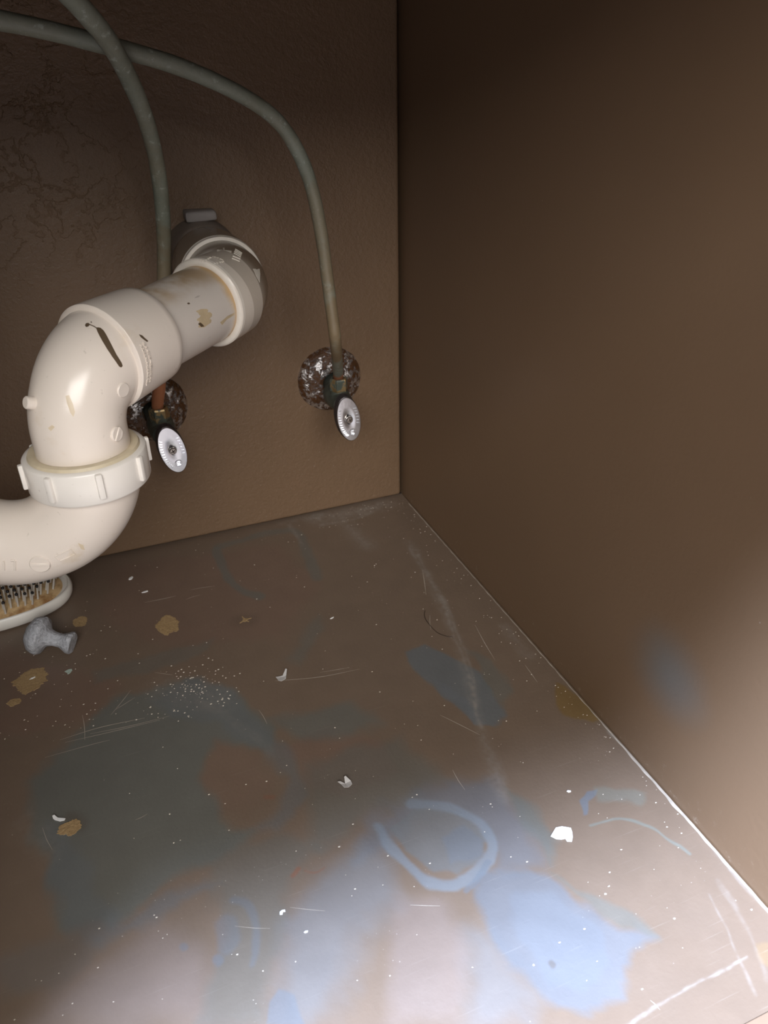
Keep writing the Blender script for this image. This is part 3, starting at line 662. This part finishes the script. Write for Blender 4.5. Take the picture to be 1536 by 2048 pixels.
for p, q in [((-168.91, -110.78, 282.14), (-165.77, -115.54, 280.18)), ((-169.92, -113.92, 282.0), (-166.6, -118.13, 280.02)), ((-170.94, -117.05, 281.86), (-167.43, -120.72, 279.86)), ((-171.96, -120.19, 281.72), (-168.26, -123.32, 279.7)), ((-172.98, -123.33, 281.59), (-169.09, -125.91, 279.53)), ((-174.0, -126.47, 281.45), (-169.93, -128.5, 279.37)), ((-175.02, -129.61, 281.31), (-170.76, -131.1, 279.21)), ((-176.04, -132.75, 281.17), (-171.59, -133.69, 279.05))]:
    bm = bmesh.new(); sweep(bm, [snap(rear, (Vector(p) * (1 - k / 3) + Vector(q) * k / 3) / 1000, .0001)[0] for k in range(4)], .00042, 6); obj('bare_letter', bm, 'white', rear)
row('worn_lettering', rear, [(-196.60,-137.21,282.45),(-194.53,-139.38,282.07),(-188.76,-133.27,283.41),(-186.40,-134.00,283.02),(-184.28,-135.69,282.21),(-182.69,-138.12,280.99),(-188.93,-142.44,281.21)], 'white', rear, .0011, 4, .2)
bm = bmesh.new(); sweep(bm, [snap(front, Vector(p) / 1000, .0001)[0] for p in [(-267.28,-215.28,269.83),(-268.54,-214.09,270.74),(-270.09,-212.96,271.43),(-271.21,-212.09,271.88)]], .00030, 6); obj('paint_drip', bm, 'drip', front)
bm = bmesh.new(); Q = [Vector(p) / 1000 for p in [(-314.86, -235.19, 150.13), (-305.54, -237.35, 154.09), (-304.25, -236.32, 149.74), (-313.01, -234.68, 146.26)]]; Q.append(Q[0]); sweep(bm, [snap(trap, Q[i].lerp(Q[i + 1], k / 4), .0001)[0] for i in range(4) for k in range(4)] + [snap(trap, Q[0], .0001)[0]], .00035, 6); obj('moulded_frame', bm, 'pvc', trap)
for p, q in [((-341.6, -229.07, 150.41), (-343.04, -228.83, 144.52)), ((-337.98, -229.84, 150.26), (-335.95, -230.32, 150.01)), ((-335.95, -230.32, 150.01), (-337.46, -229.95, 143.71))]:
    bm = bmesh.new(); sweep(bm, [snap(trap, (Vector(p) * (1 - k / 3) + Vector(q) * k / 3) / 1000, .0001)[0] for k in range(4)], .0007, 6); obj('moulded_bar', bm, 'pvc', trap)


# ------------------------------------------------------------------ valves and tubes
def hexnut(bm, o, axis, r, h, n=6):
    lathe(bm, [(0, r * .8), (0, r * .93), (h * .12, r), (h * .88, r), (h, r * .93), (h, r * .7)], o, axis, n)
def valve(loc, lab, hx, htilt, hrot, hoff):
    x, y, z = loc
    t = empty('shutoff_valve', loc, lab, 'valve')
    bm = bmesh.new()
    prof = [(-.001, .0305), (.0012, .0300), (.004, .0280), (.0075, .0240), (.0100, .0185), (.0112, .0130), (.0108, .0098), (.0100, .0092)]
    lathe(bm, prof, (x, 0, z), (0, -1, 0), 72)
    for v in bm.verts: v.co += noise.noise_vector(v.co * 120) * .0006
    e = obj('escutcheon', bm, 'rust', t); e['label'] = 'rusted domed chrome wall plate'
    zb = z - .004
    bm = bmesh.new(); sweep(bm, [(x, .004, z), (x + hx * .2, -.02, z - .002), (x + hx * .45, -.034, zb)], .0078, 28); obj('inlet_pipe', bm, 'valve', t)
    yb = -.042; xb = x + hx * .5
    bm = bmesh.new()
    lathe(bm, [(-.016, .0070), (-.016, .0098), (-.012, .0108), (-.004, .0108), (.002, .0100), (.010, .0088), (.012, .0060)], (xb, yb, zb), (0, -1, -.08), 28)
    lathe(bm, [(-.004, .0085), (.006, .0085), (.009, .0072)], (xb, yb, zb), (0, 0, 1), 24)
    obj('valve_body', bm, 'valve', t)
    bm = bmesh.new(); hexnut(bm, (xb, yb, zb + .0085), (0, 0, 1), .0080, .0115); obj('compression_nut', bm, 'brass', t, smooth=False)
    ax = Vector((hx * 4, -1, -htilt)).normalized()
    bm = bmesh.new(); lathe(bm, [(0, .0072), (.010, .0062), (.011, .004), (.024, .0036)], Vector((xb, yb, zb)) + ax * .009, ax, 20); obj('stem', bm, 'valve', t)
    # oval handle
    hc = Vector((xb, yb, zb)) + ax * .0275 + Vector(hoff)
    uu, vv, ww = frame(ax); 
    rot = lambda a, b: hc + uu * (a * math.cos(hrot) - b * math.sin(hrot)) + vv * (a * math.sin(hrot) + b * math.cos(hrot))
    bm = bmesh.new(); a0, b0 = .0101, .0200; N = 96
    def ring(k, s): return [bm.verts.new(rot(a0 * k * math.cos(2 * math.pi * i / N), b0 * k * math.sin(2 * math.pi * i / N)) + ww * s) for i in range(N)]
    R = [ring(.90, -.0030), ring(.99, -.0026), ring(1.04, -.0018), ring(1.04, -.0002)]
    # knurled rim: alternate radius
    kn = [bm.verts.new(rot(a0 * (1.02 if i % 2 else .975) * math.cos(2 * math.pi * i / N), b0 * (1.01 if i % 2 else .985) * math.sin(2 * math.pi * i / N)) + ww * .0010) for i in range(N)]
    kn2 = [bm.verts.new(rot(a0 * (1.02 if i % 2 else .975) * math.cos(2 * math.pi * i / N), b0 * (1.01 if i % 2 else .985) * math.sin(2 * math.pi * i / N)) + ww * .0056) for i in range(N)]
    R += [kn, kn2, ring(.95, .0062)]
    for a, b in zip(R, R[1:]):
        for i in range(N): bm.faces.new((a[i], a[(i + 1) % N], b[(i + 1) % N], b[i]))
    bm.faces.new(R[0][::-1]); bm.faces.new(R[-1])
    h = obj('handle', bm, 'darkmetal', t); h['label'] = 'oval handle with dark knurled rim'
    bm = bmesh.new(); R = [ring(.975, .0058), ring(.972, .0062), ring(.955, .0065), ring(.6, .0067), ring(.36, .0067), ring(.25, .0062)]
    for a, b in zip(R, R[1:]):
        for i in range(N): bm.faces.new((a[i], a[(i + 1) % N], b[(i + 1) % N], b[i]))
    bm.faces.new(R[-1])
    f = obj('face_plate', bm, 'chrome', h, smooth=True); f['label'] = 'shiny oval face plate'
    bm = bmesh.new(); lathe(bm, [(.0068, .0030), (.0082, .0029), (.0090, .0022), (.0092, 0)], hc, ax, 24); obj('screw', bm, 'screw', h)
    bm = bmesh.new()
    for s in (0, 1):
        mt = Matrix.Translation(hc + ww * .0092) @ Matrix((( *uu, 0), (*vv, 0), (*ww, 0), (0, 0, 0, 1))).transposed() @ Matrix.Rotation(s * math.pi / 2 + .4, 4, 'Z')
        box(bm, (-.0017, -.00035, -.0006), (.0017, .00035, .0001), 0, 1, mt)
    obj('screw_slot', bm, 'gap', h)
    # embossed border marks (too worn to read) and the round badge near the lower end
    bm = bmesh.new()
    for k in range(13):
        q = math.pi * (.80 + .045 * k); pos = rot(a0 * .78 * math.cos(q), b0 * .80 * math.sin(q)) + ww * .0071
        mt = Matrix.Translation(pos) @ Matrix(((*uu, 0), (*vv, 0), (*ww, 0), (0, 0, 0, 1))).transposed() @ Matrix.Rotation(hrot + .1 * (k - 6) * .5, 4, 'Z')
        box(bm, (-.0011, -.00022, -.0003), (.0011, .00022, .0002), 0, 1, mt)
        if k % 2 == 0: box(bm, (-.0011, -.0006, -.0003), (-.0007, .0006, .0002), 0, 1, mt)
    for k in range(6):
        q = math.pi * (-.10 + .055 * k); pos = rot(a0 * .74 * math.cos(q), b0 * .80 * math.sin(q)) + ww * .0071
        mt = Matrix.Translation(pos) @ Matrix(((*uu, 0), (*vv, 0), (*ww, 0), (0, 0, 0, 1))).transposed()
        box(bm, (-.001, -.00022, -.0003), (.001, .00022, .0002), 0, 1, mt)
    bc = rot(.0008, -.0118)
    pr = [bc + ww * .0071 + uu * (.0026 * math.cos(q)) + vv * (.0026 * math.sin(q)) for q in np.linspace(0, 5.6, 20)]
    sweep(bm, pr, .00028, 6)
    for (p, q) in (((-.001, .0012), (.0012, .0014)), ((-.0002, .0012), (-.0004, -.0012)), ((-.0012, -.0002), (.0008, 0)), ((-.0012, -.0016), (.0016, -.0012))):
        sweep(bm, [bc + ww * .0072 + uu * p[0] + vv * p[1], bc + ww * .0072 + uu * q[0] + vv * q[1]], .00022, 6)
    obj('embossed_marks', bm, 'chrome', h)
    return Vector((xb, yb, zb + .019))
ta = valve((-.0735, 0, .1385), 'rusty shutoff valve with silver oval handle on the wall near the right corner', -.010, -.05, .13, (-.002, 0, -.0065))
tb = valve((-.2335, 0, .1372), 'rusty shutoff valve with silver oval handle half hidden behind the white drain', .005, -.05, .17, (.002, 0, -.0055))
TUBE_A=[(-0.1027,-0.1144,0.2084),(-0.1023,-0.1088,0.2256),(-0.1025,-0.1014,0.253),(-0.1032,-0.0966,0.2801),(-0.1064,-0.0928,0.3098),(-0.1126,-0.0912,0.3322),(-0.1249,-0.0914,0.354),(-0.143,-0.0955,0.3678),(-0.1684,-0.1025,0.3804),(-0.1966,-0.1098,0.3909),(-0.2228,-0.1152,0.3976),(-0.2534,-0.1208,0.4053),(-0.2819,-0.1259,0.411),(-0.3068,-0.1262,0.4148),(-.3550,-.1290,.4260),(-.3980,-.1310,.4650),(-.4100,-.1310,.5580)]
TUBE_B=[(-0.2263,-0.0696,0.1928),(-0.2189,-0.0617,0.2238),(-0.2129,-0.0602,0.2556),(-0.2077,-0.0657,0.2938),(-0.2072,-0.0762,0.3268),(-0.2095,-0.0874,0.3471),(-0.2142,-0.1032,0.3667),(-0.2216,-0.1212,0.3848),(-0.23,-0.1419,0.4002),(-0.2391,-0.1578,0.4107),(-0.2474,-0.169,0.4194),(-0.2558,-0.1774,0.4285),(-.2740,-.1990,.4580),(-.2870,-.2150,.5050),(-.2900,-.2180,.5580)]
def supply(base, pts, lab, m):
    P = catmull([Vector(base) - Vector((0, 0, .006)), Vector(base) + Vector((0, 0, .004))] + [Vector(p) for p in pts], 10)
    for _ in range(30): P = P[:14] + [(P[i - 1] + P[i] * 2 + P[i + 1]) / 4 for i in range(14, len(P) - 1)] + P[-1:]
    n = len(P); bm = bmesh.new()
    sweep(bm, P, [(.0043 + .0007 * min(1, i / (n * .6)) if m == 'copper' else .0046 + .0010 * min(1, i / (n * .8))) + .0002 * noise.noise(P[i] * 90) for i in range(n)], 24)
    return tag(obj('supply_tube', bm, m), lab, 'tube')
supply(ta, TUBE_A, 'green corroded copper tube arching left from the valve near the corner', 'copper')
supply(tb, TUBE_B, 'green corroded copper tube rising behind the white drain, leaning left at top', 'copper2')


# ------------------------------------------------------------------ hairbrush
brush = empty('hairbrush', (-.400, -.045, 0), 'white hairbrush lying bristles up under the drain trap', 'hairbrush')
def sup(a, b, t, p=2.3):
    c, s = math.cos(t), math.sin(t)
    return (a * math.copysign(abs(c) ** (2 / p), c), b * math.copysign(abs(s) ** (2 / p), s))
bm = bmesh.new(); N = 84; rows = []
BA, BB, BX, BY = .0735, .0375, -.400, -.0455
for k, z in ((.80, .0005), (.93, .0018), (.985, .005), (1.0, .0085), (.99, .0112), (.965, .0125), (.935, .0128), (.915, .0122), (.90, .0105)):
    rows.append([bm.verts.new((BX + sup(BA * (1 - (1 - k) * .55), BB * k, 2 * math.pi * i / N)[0], BY + sup(BA, BB * (k if k > .5 else k), 2 * math.pi * i / N)[1], z)) for i in range(N)])
for a, b in zip(rows, rows[1:]):
    for i in range(N): bm.faces.new((a[i], a[(i + 1) % N], b[(i + 1) % N], b[i]))
bm.faces.new(rows[0][::-1]); bm.faces.new(rows[-1])
obj('brush_head', bm, 'brush', brush)
bm = bmesh.new(); rows = []
for k, z in ((.900, .0102), (.885, .0118), (.80, .0135), (.6, .0155), (.3, .0168)):
    rows.append([bm.verts.new((BX + sup(BA * k, BB * k, 2 * math.pi * i / N)[0], BY + sup(BA * k, BB * k, 2 * math.pi * i / N)[1], z)) for i in range(N)])
for a, b in zip(rows, rows[1:]):
    for i in range(N): bm.faces.new((a[i], a[(i + 1) % N], b[(i + 1) % N], b[i]))
bm.faces.new(rows[-1])
e = obj('cushion_pad', bm, 'pad', brush); e['label'] = 'rust-stained cushion pad'
bm = bmesh.new(); sweep(bm, catmull([(-.465, BY, .0075), (-.49, BY, .0078), (-.53, BY, .0085), (-.58, BY, .0085), (-.61, BY, .0080)], 6), [.0070 + .0014 * math.sin(i / 24 * 3.1) for i in range(25)], 24)
obj('brush_handle', bm, 'brush', brush)
bm = bmesh.new(); sweep(bm, [(0, 0, 0), (0, 0, .0128)], [.00080, .00066], 8); bmesh.ops.create_icosphere(bm, subdivisions=2, radius=.00135, matrix=Matrix.Translation((0, 0, .0132)))
for f in bm.faces: f.material_index = 1 if f.calc_center_median().z > .01285 - .0006 and len(f.verts) == 3 else 0
b0 = obj('bristle', bm, 'bristle', None, mats=['bristle', 'tip']); first = True
for r in range(12):
    yy = -.0286 + .0052 * r; half = .066 * math.sqrt(max(0, 1 - (yy / .0325) ** 2)); nb = int(half * 2 / .0053)
    for k in range(nb):
        xx = -half + (k + .5 * (r % 2)) * .0053 + .001
        if xx > half or (xx / .0655) ** 2 + (yy / .0318) ** 2 > .985: continue
        b = b0 if first else b0.copy()
        if not first: C.objects.link(b)
        first = False
        q = (xx / .073) ** 2 + (yy / .0375) ** 2
        b.location = (BX + xx, BY + yy, .0162 - .0042 * q)
        b.rotation_euler = (-yy / .0375 * .30 + rnd.uniform(-.05, .05), xx / .073 * .30 + rnd.uniform(-.05, .05), 0)
        b.parent = brush; b.matrix_parent_inverse = brush.matrix_world.inverted()

# ------------------------------------------------------------------ cabinet knob
ka = Vector((-.3535, -.1160, .0150)); kb = Vector((-.3310, -.1275, .0085)); kx = (kb - ka)
bm = bmesh.new()
lathe(bm, [(-.0085, 0), (-.0080, .0050), (-.0062, .0095), (-.0030, .0132), (.0005, .0147), (.0032, .0148), (.0048, .0138), (.0070, .0092), (.0088, .0068), (.0130, .0054), (.0180, .0054), (.0215, .0066), (.0240, .0084), (.0268, .0086), (.0275, .0080), (.0275, 0)], ka, kx, 56)
for v in bm.verts: v.co += noise.noise_vector(v.co * 210) * .0007
knob = obj('cabinet_knob', bm, 'zinc'); tag(knob, 'pitted grey metal cabinet knob lying on its side in front of the brush', 'knob')
zmin = min((knob.matrix_world @ v.co).z for v in knob.data.vertices); knob.location.z -= zmin - .0001

# ------------------------------------------------------------------ debris
def chip(name, c, pts, th, lab, m, curl=0., cat='paint chip', tilt=0.):
    """pts: outline in mm about c (mm on the floor)"""
    bm = bmesh.new(); n = len(pts)
    top = [bm.verts.new(((c[0] + x) / 1000, (c[1] + y) / 1000, (th + curl * ((x * x + y * y) ** .5) ** 1.5 + max(0, tilt * x)) / 1000)) for x, y in pts]
    cx, cy = sum(p[0] for p in pts) / n, sum(p[1] for p in pts) / n
    tc = bm.verts.new(((c[0] + cx) / 1000, (c[1] + cy) / 1000, (th * 1.3) / 1000)); bc = bm.verts.new(((c[0] + cx) / 1000, (c[1] + cy) / 1000, .00002))
    bot = [bm.verts.new((v.co.x, v.co.y, max(.00002, v.co.z - th / 1000))) for v in top]
    for i in range(n):
        j = (i + 1) % n
        bm.faces.new((top[i], top[j], tc)); bm.faces.new((bot[j], bot[i], bc)); bm.faces.new((top[j], top[i], bot[i], bot[j]))
    return tag(obj(name, bm, m, None, False), lab, cat)
G = None
chip('paint_chip', (-74.8, -409.8), [(-7.6, 1.2), (-4.5, 3.3), (-1.5, 5.2), (2.2, 4.6), (6.4, 1.6), (5.4, -1.4), (3.8, -4.2), (1.6, -6.5), (-.6, -5.2), (.2, -3.2), (-2.8, -2.8), (-5.4, -1.6)], .35, 'big bright white paint chip on the pale floor near the right wall', 'chip', .03)
chip('paint_chip', (-54.4, -385.3), [(-1.3, .5), (-.3, 1.0), (1.3, .1), (.9, -.8), (-.6, -.7)], .4, 'small white speck just above the big white chip', 'chip')
chip('paint_chip', (-178.9, -327.4), [(-5, 2.2), (-3.2, 2.6), (-1.2, .6), (.6, 1.2), (.2, 4.6), (1.2, 4.8), (3.2, .5), (3.0, -2.2), (.4, -3.6), (-2.4, -2.6), (-3.4, .6)], .3, 'curled whitish shard with two prongs in the middle of the floor', 'chipgrey', .18)
chip('paint_chip', (-189.6, -218.0), [(-5, 1.2), (-2.2, 1.6), (.4, 1.6), (3.8, 6.2), (4.8, 5.4), (2.6, .4), (1.6, -2.6), (-2.2, -4.8), (-4.2, -3.2), (-4.4, -1.0)], .3, 'ragged grey-white flake between the blue oval and the white dust', 'chipgrey', .10)
chip('paint_chip', (-345.7, -285.0), [(-4.6, 3.2), (-3.4, 3.6), (-1.6, 1.0), (2.6, -1.4), (2.0, -2.6), (-.6, -2.0), (-3.2, -.2), (-4.2, 1.2)], .5, 'thin white sliver lying beside the tan bare spot', 'chip', .05)
chip('paint_chip', (-238.4, -393.4), [(-1.6, -.8), (-1.2, .7), (.2, 1.2), (1.7, .9), (1.6, -.3), (.5, .1), (-.3, -1.2)], .5, 'bean-shaped white crumb near the bottom of the photo', 'chip')
chip('paint_chip', (-229.9, -408.4), [(-1.1, .2), (0, .6), (1.2, .2), (.8, -.5), (-.5, -.5)], .4, 'tiny oval white crumb below the bean-shaped one', 'chip')
chip('paint_chip', (-279.3, -43.1), [(-2.2, -1.2), (-1.2, 1.2), (1.2, 2.4), (2.0, 1.0), (.6, -1.6), (-1, -2.0)], .6, 'small white crumb nearest the back wall, right of the trap', 'chip')
chip('paint_chip', (-270.4, -68.6), [(-2.8, -.4), (-.8, .9), (2.4, .9), (2.6, -.2), (0, -1.0)], .5, 'small flat white crumb second from the back wall, right of the trap', 'chip')
chip('paint_chip', (-335.8, -149.7), [(-2.6, 1.0), (0, 2.4), (2.4, 2.0), (2.8, .4), (1.0, -2.2), (-.6, -3.0), (-1.0, -.6)], .4, 'pale green chip in front of the grey knob', 'chipgreen', .06)
chip('paint_chip', (-360.9, -146.7), [(-2.0, -.9), (-.6, .5), (2.0, 1.1), (2.2, .2), (.2, -1.0)], .6, 'white grain lying on the large bare patch', 'chip')
chip('paint_chip', (-134.0, -165.6), [(-1.9, -.6), (-.4, .6), (1.9, .9), (1.2, -.3), (-.8, -1.0)], .4, 'small pale crumb alone behind the blue oval', 'chip')
bm = bmesh.new(); sweep(bm, catmull([(-.0608, -.1868, .0006), (-.0640, -.1930, .0005), (-.0652, -.2006, .0004), (-.0640, -.2147, .0005), (-.0600, -.2220, .0005), (-.0553, -.2263, .0006)], 6), .00022, 6)
tag(obj('hair_strand', bm, 'hair'), 'dark curved hair lying on the floor above the blue oval', 'hair')
# dust specks: crumbs nobody could count
bm = bmesh.new()
def speck(x, y, s, flat=.5):
    a = rnd.uniform(0, 6.28); n = 5; z = .0001
    pts = [Vector((x + math.cos(a + 6.28 * k / n) * s * rnd.uniform(.6, 1.3), y + math.sin(a + 6.28 * k / n) * s * rnd.uniform(.4, .9), z)) for k in range(n)]
    c = bm.verts.new((x, y, z + s * flat)); vv = [bm.verts.new(p) for p in pts]
    for k in range(n): bm.faces.new((vv[k], vv[(k + 1) % n], c))
for i in range(330): speck(rnd.uniform(-.40, -.006), rnd.uniform(-.50, -.006), rnd.choice((.0003, .0004, .0005, .0007)))
for i in range(150): speck(-.254 + rnd.gauss(0, .016) + 0, -.2045 + rnd.gauss(0, .014), rnd.choice((.0003, .0004, .0006, .0008)))
for i in range(70): speck(rnd.uniform(-.40, -.30), rnd.uniform(-.22, -.09), rnd.choice((.0003, .0005, .0007)))
for i in range(80):
    y = rnd.uniform(-.45, -.02); speck(-.004 - abs(rnd.gauss(0, .010)), y, rnd.choice((.0003, .0004, .0006)))
for i in range(60): speck(rnd.uniform(-.09, -.005), -abs(rnd.gauss(0, .02)) - .002, rnd.choice((.0003, .0005)))
for p in ((-.0745, -.4500), (-.0700, -.4470), (-.1300, -.4680), (-.0960, -.4620)): speck(p[0], p[1], .0008)
tag(obj('dust_specks', bm, 'dust', None, False), 'scattered pale dust specks over the brown floor', 'dust', kind='stuff')
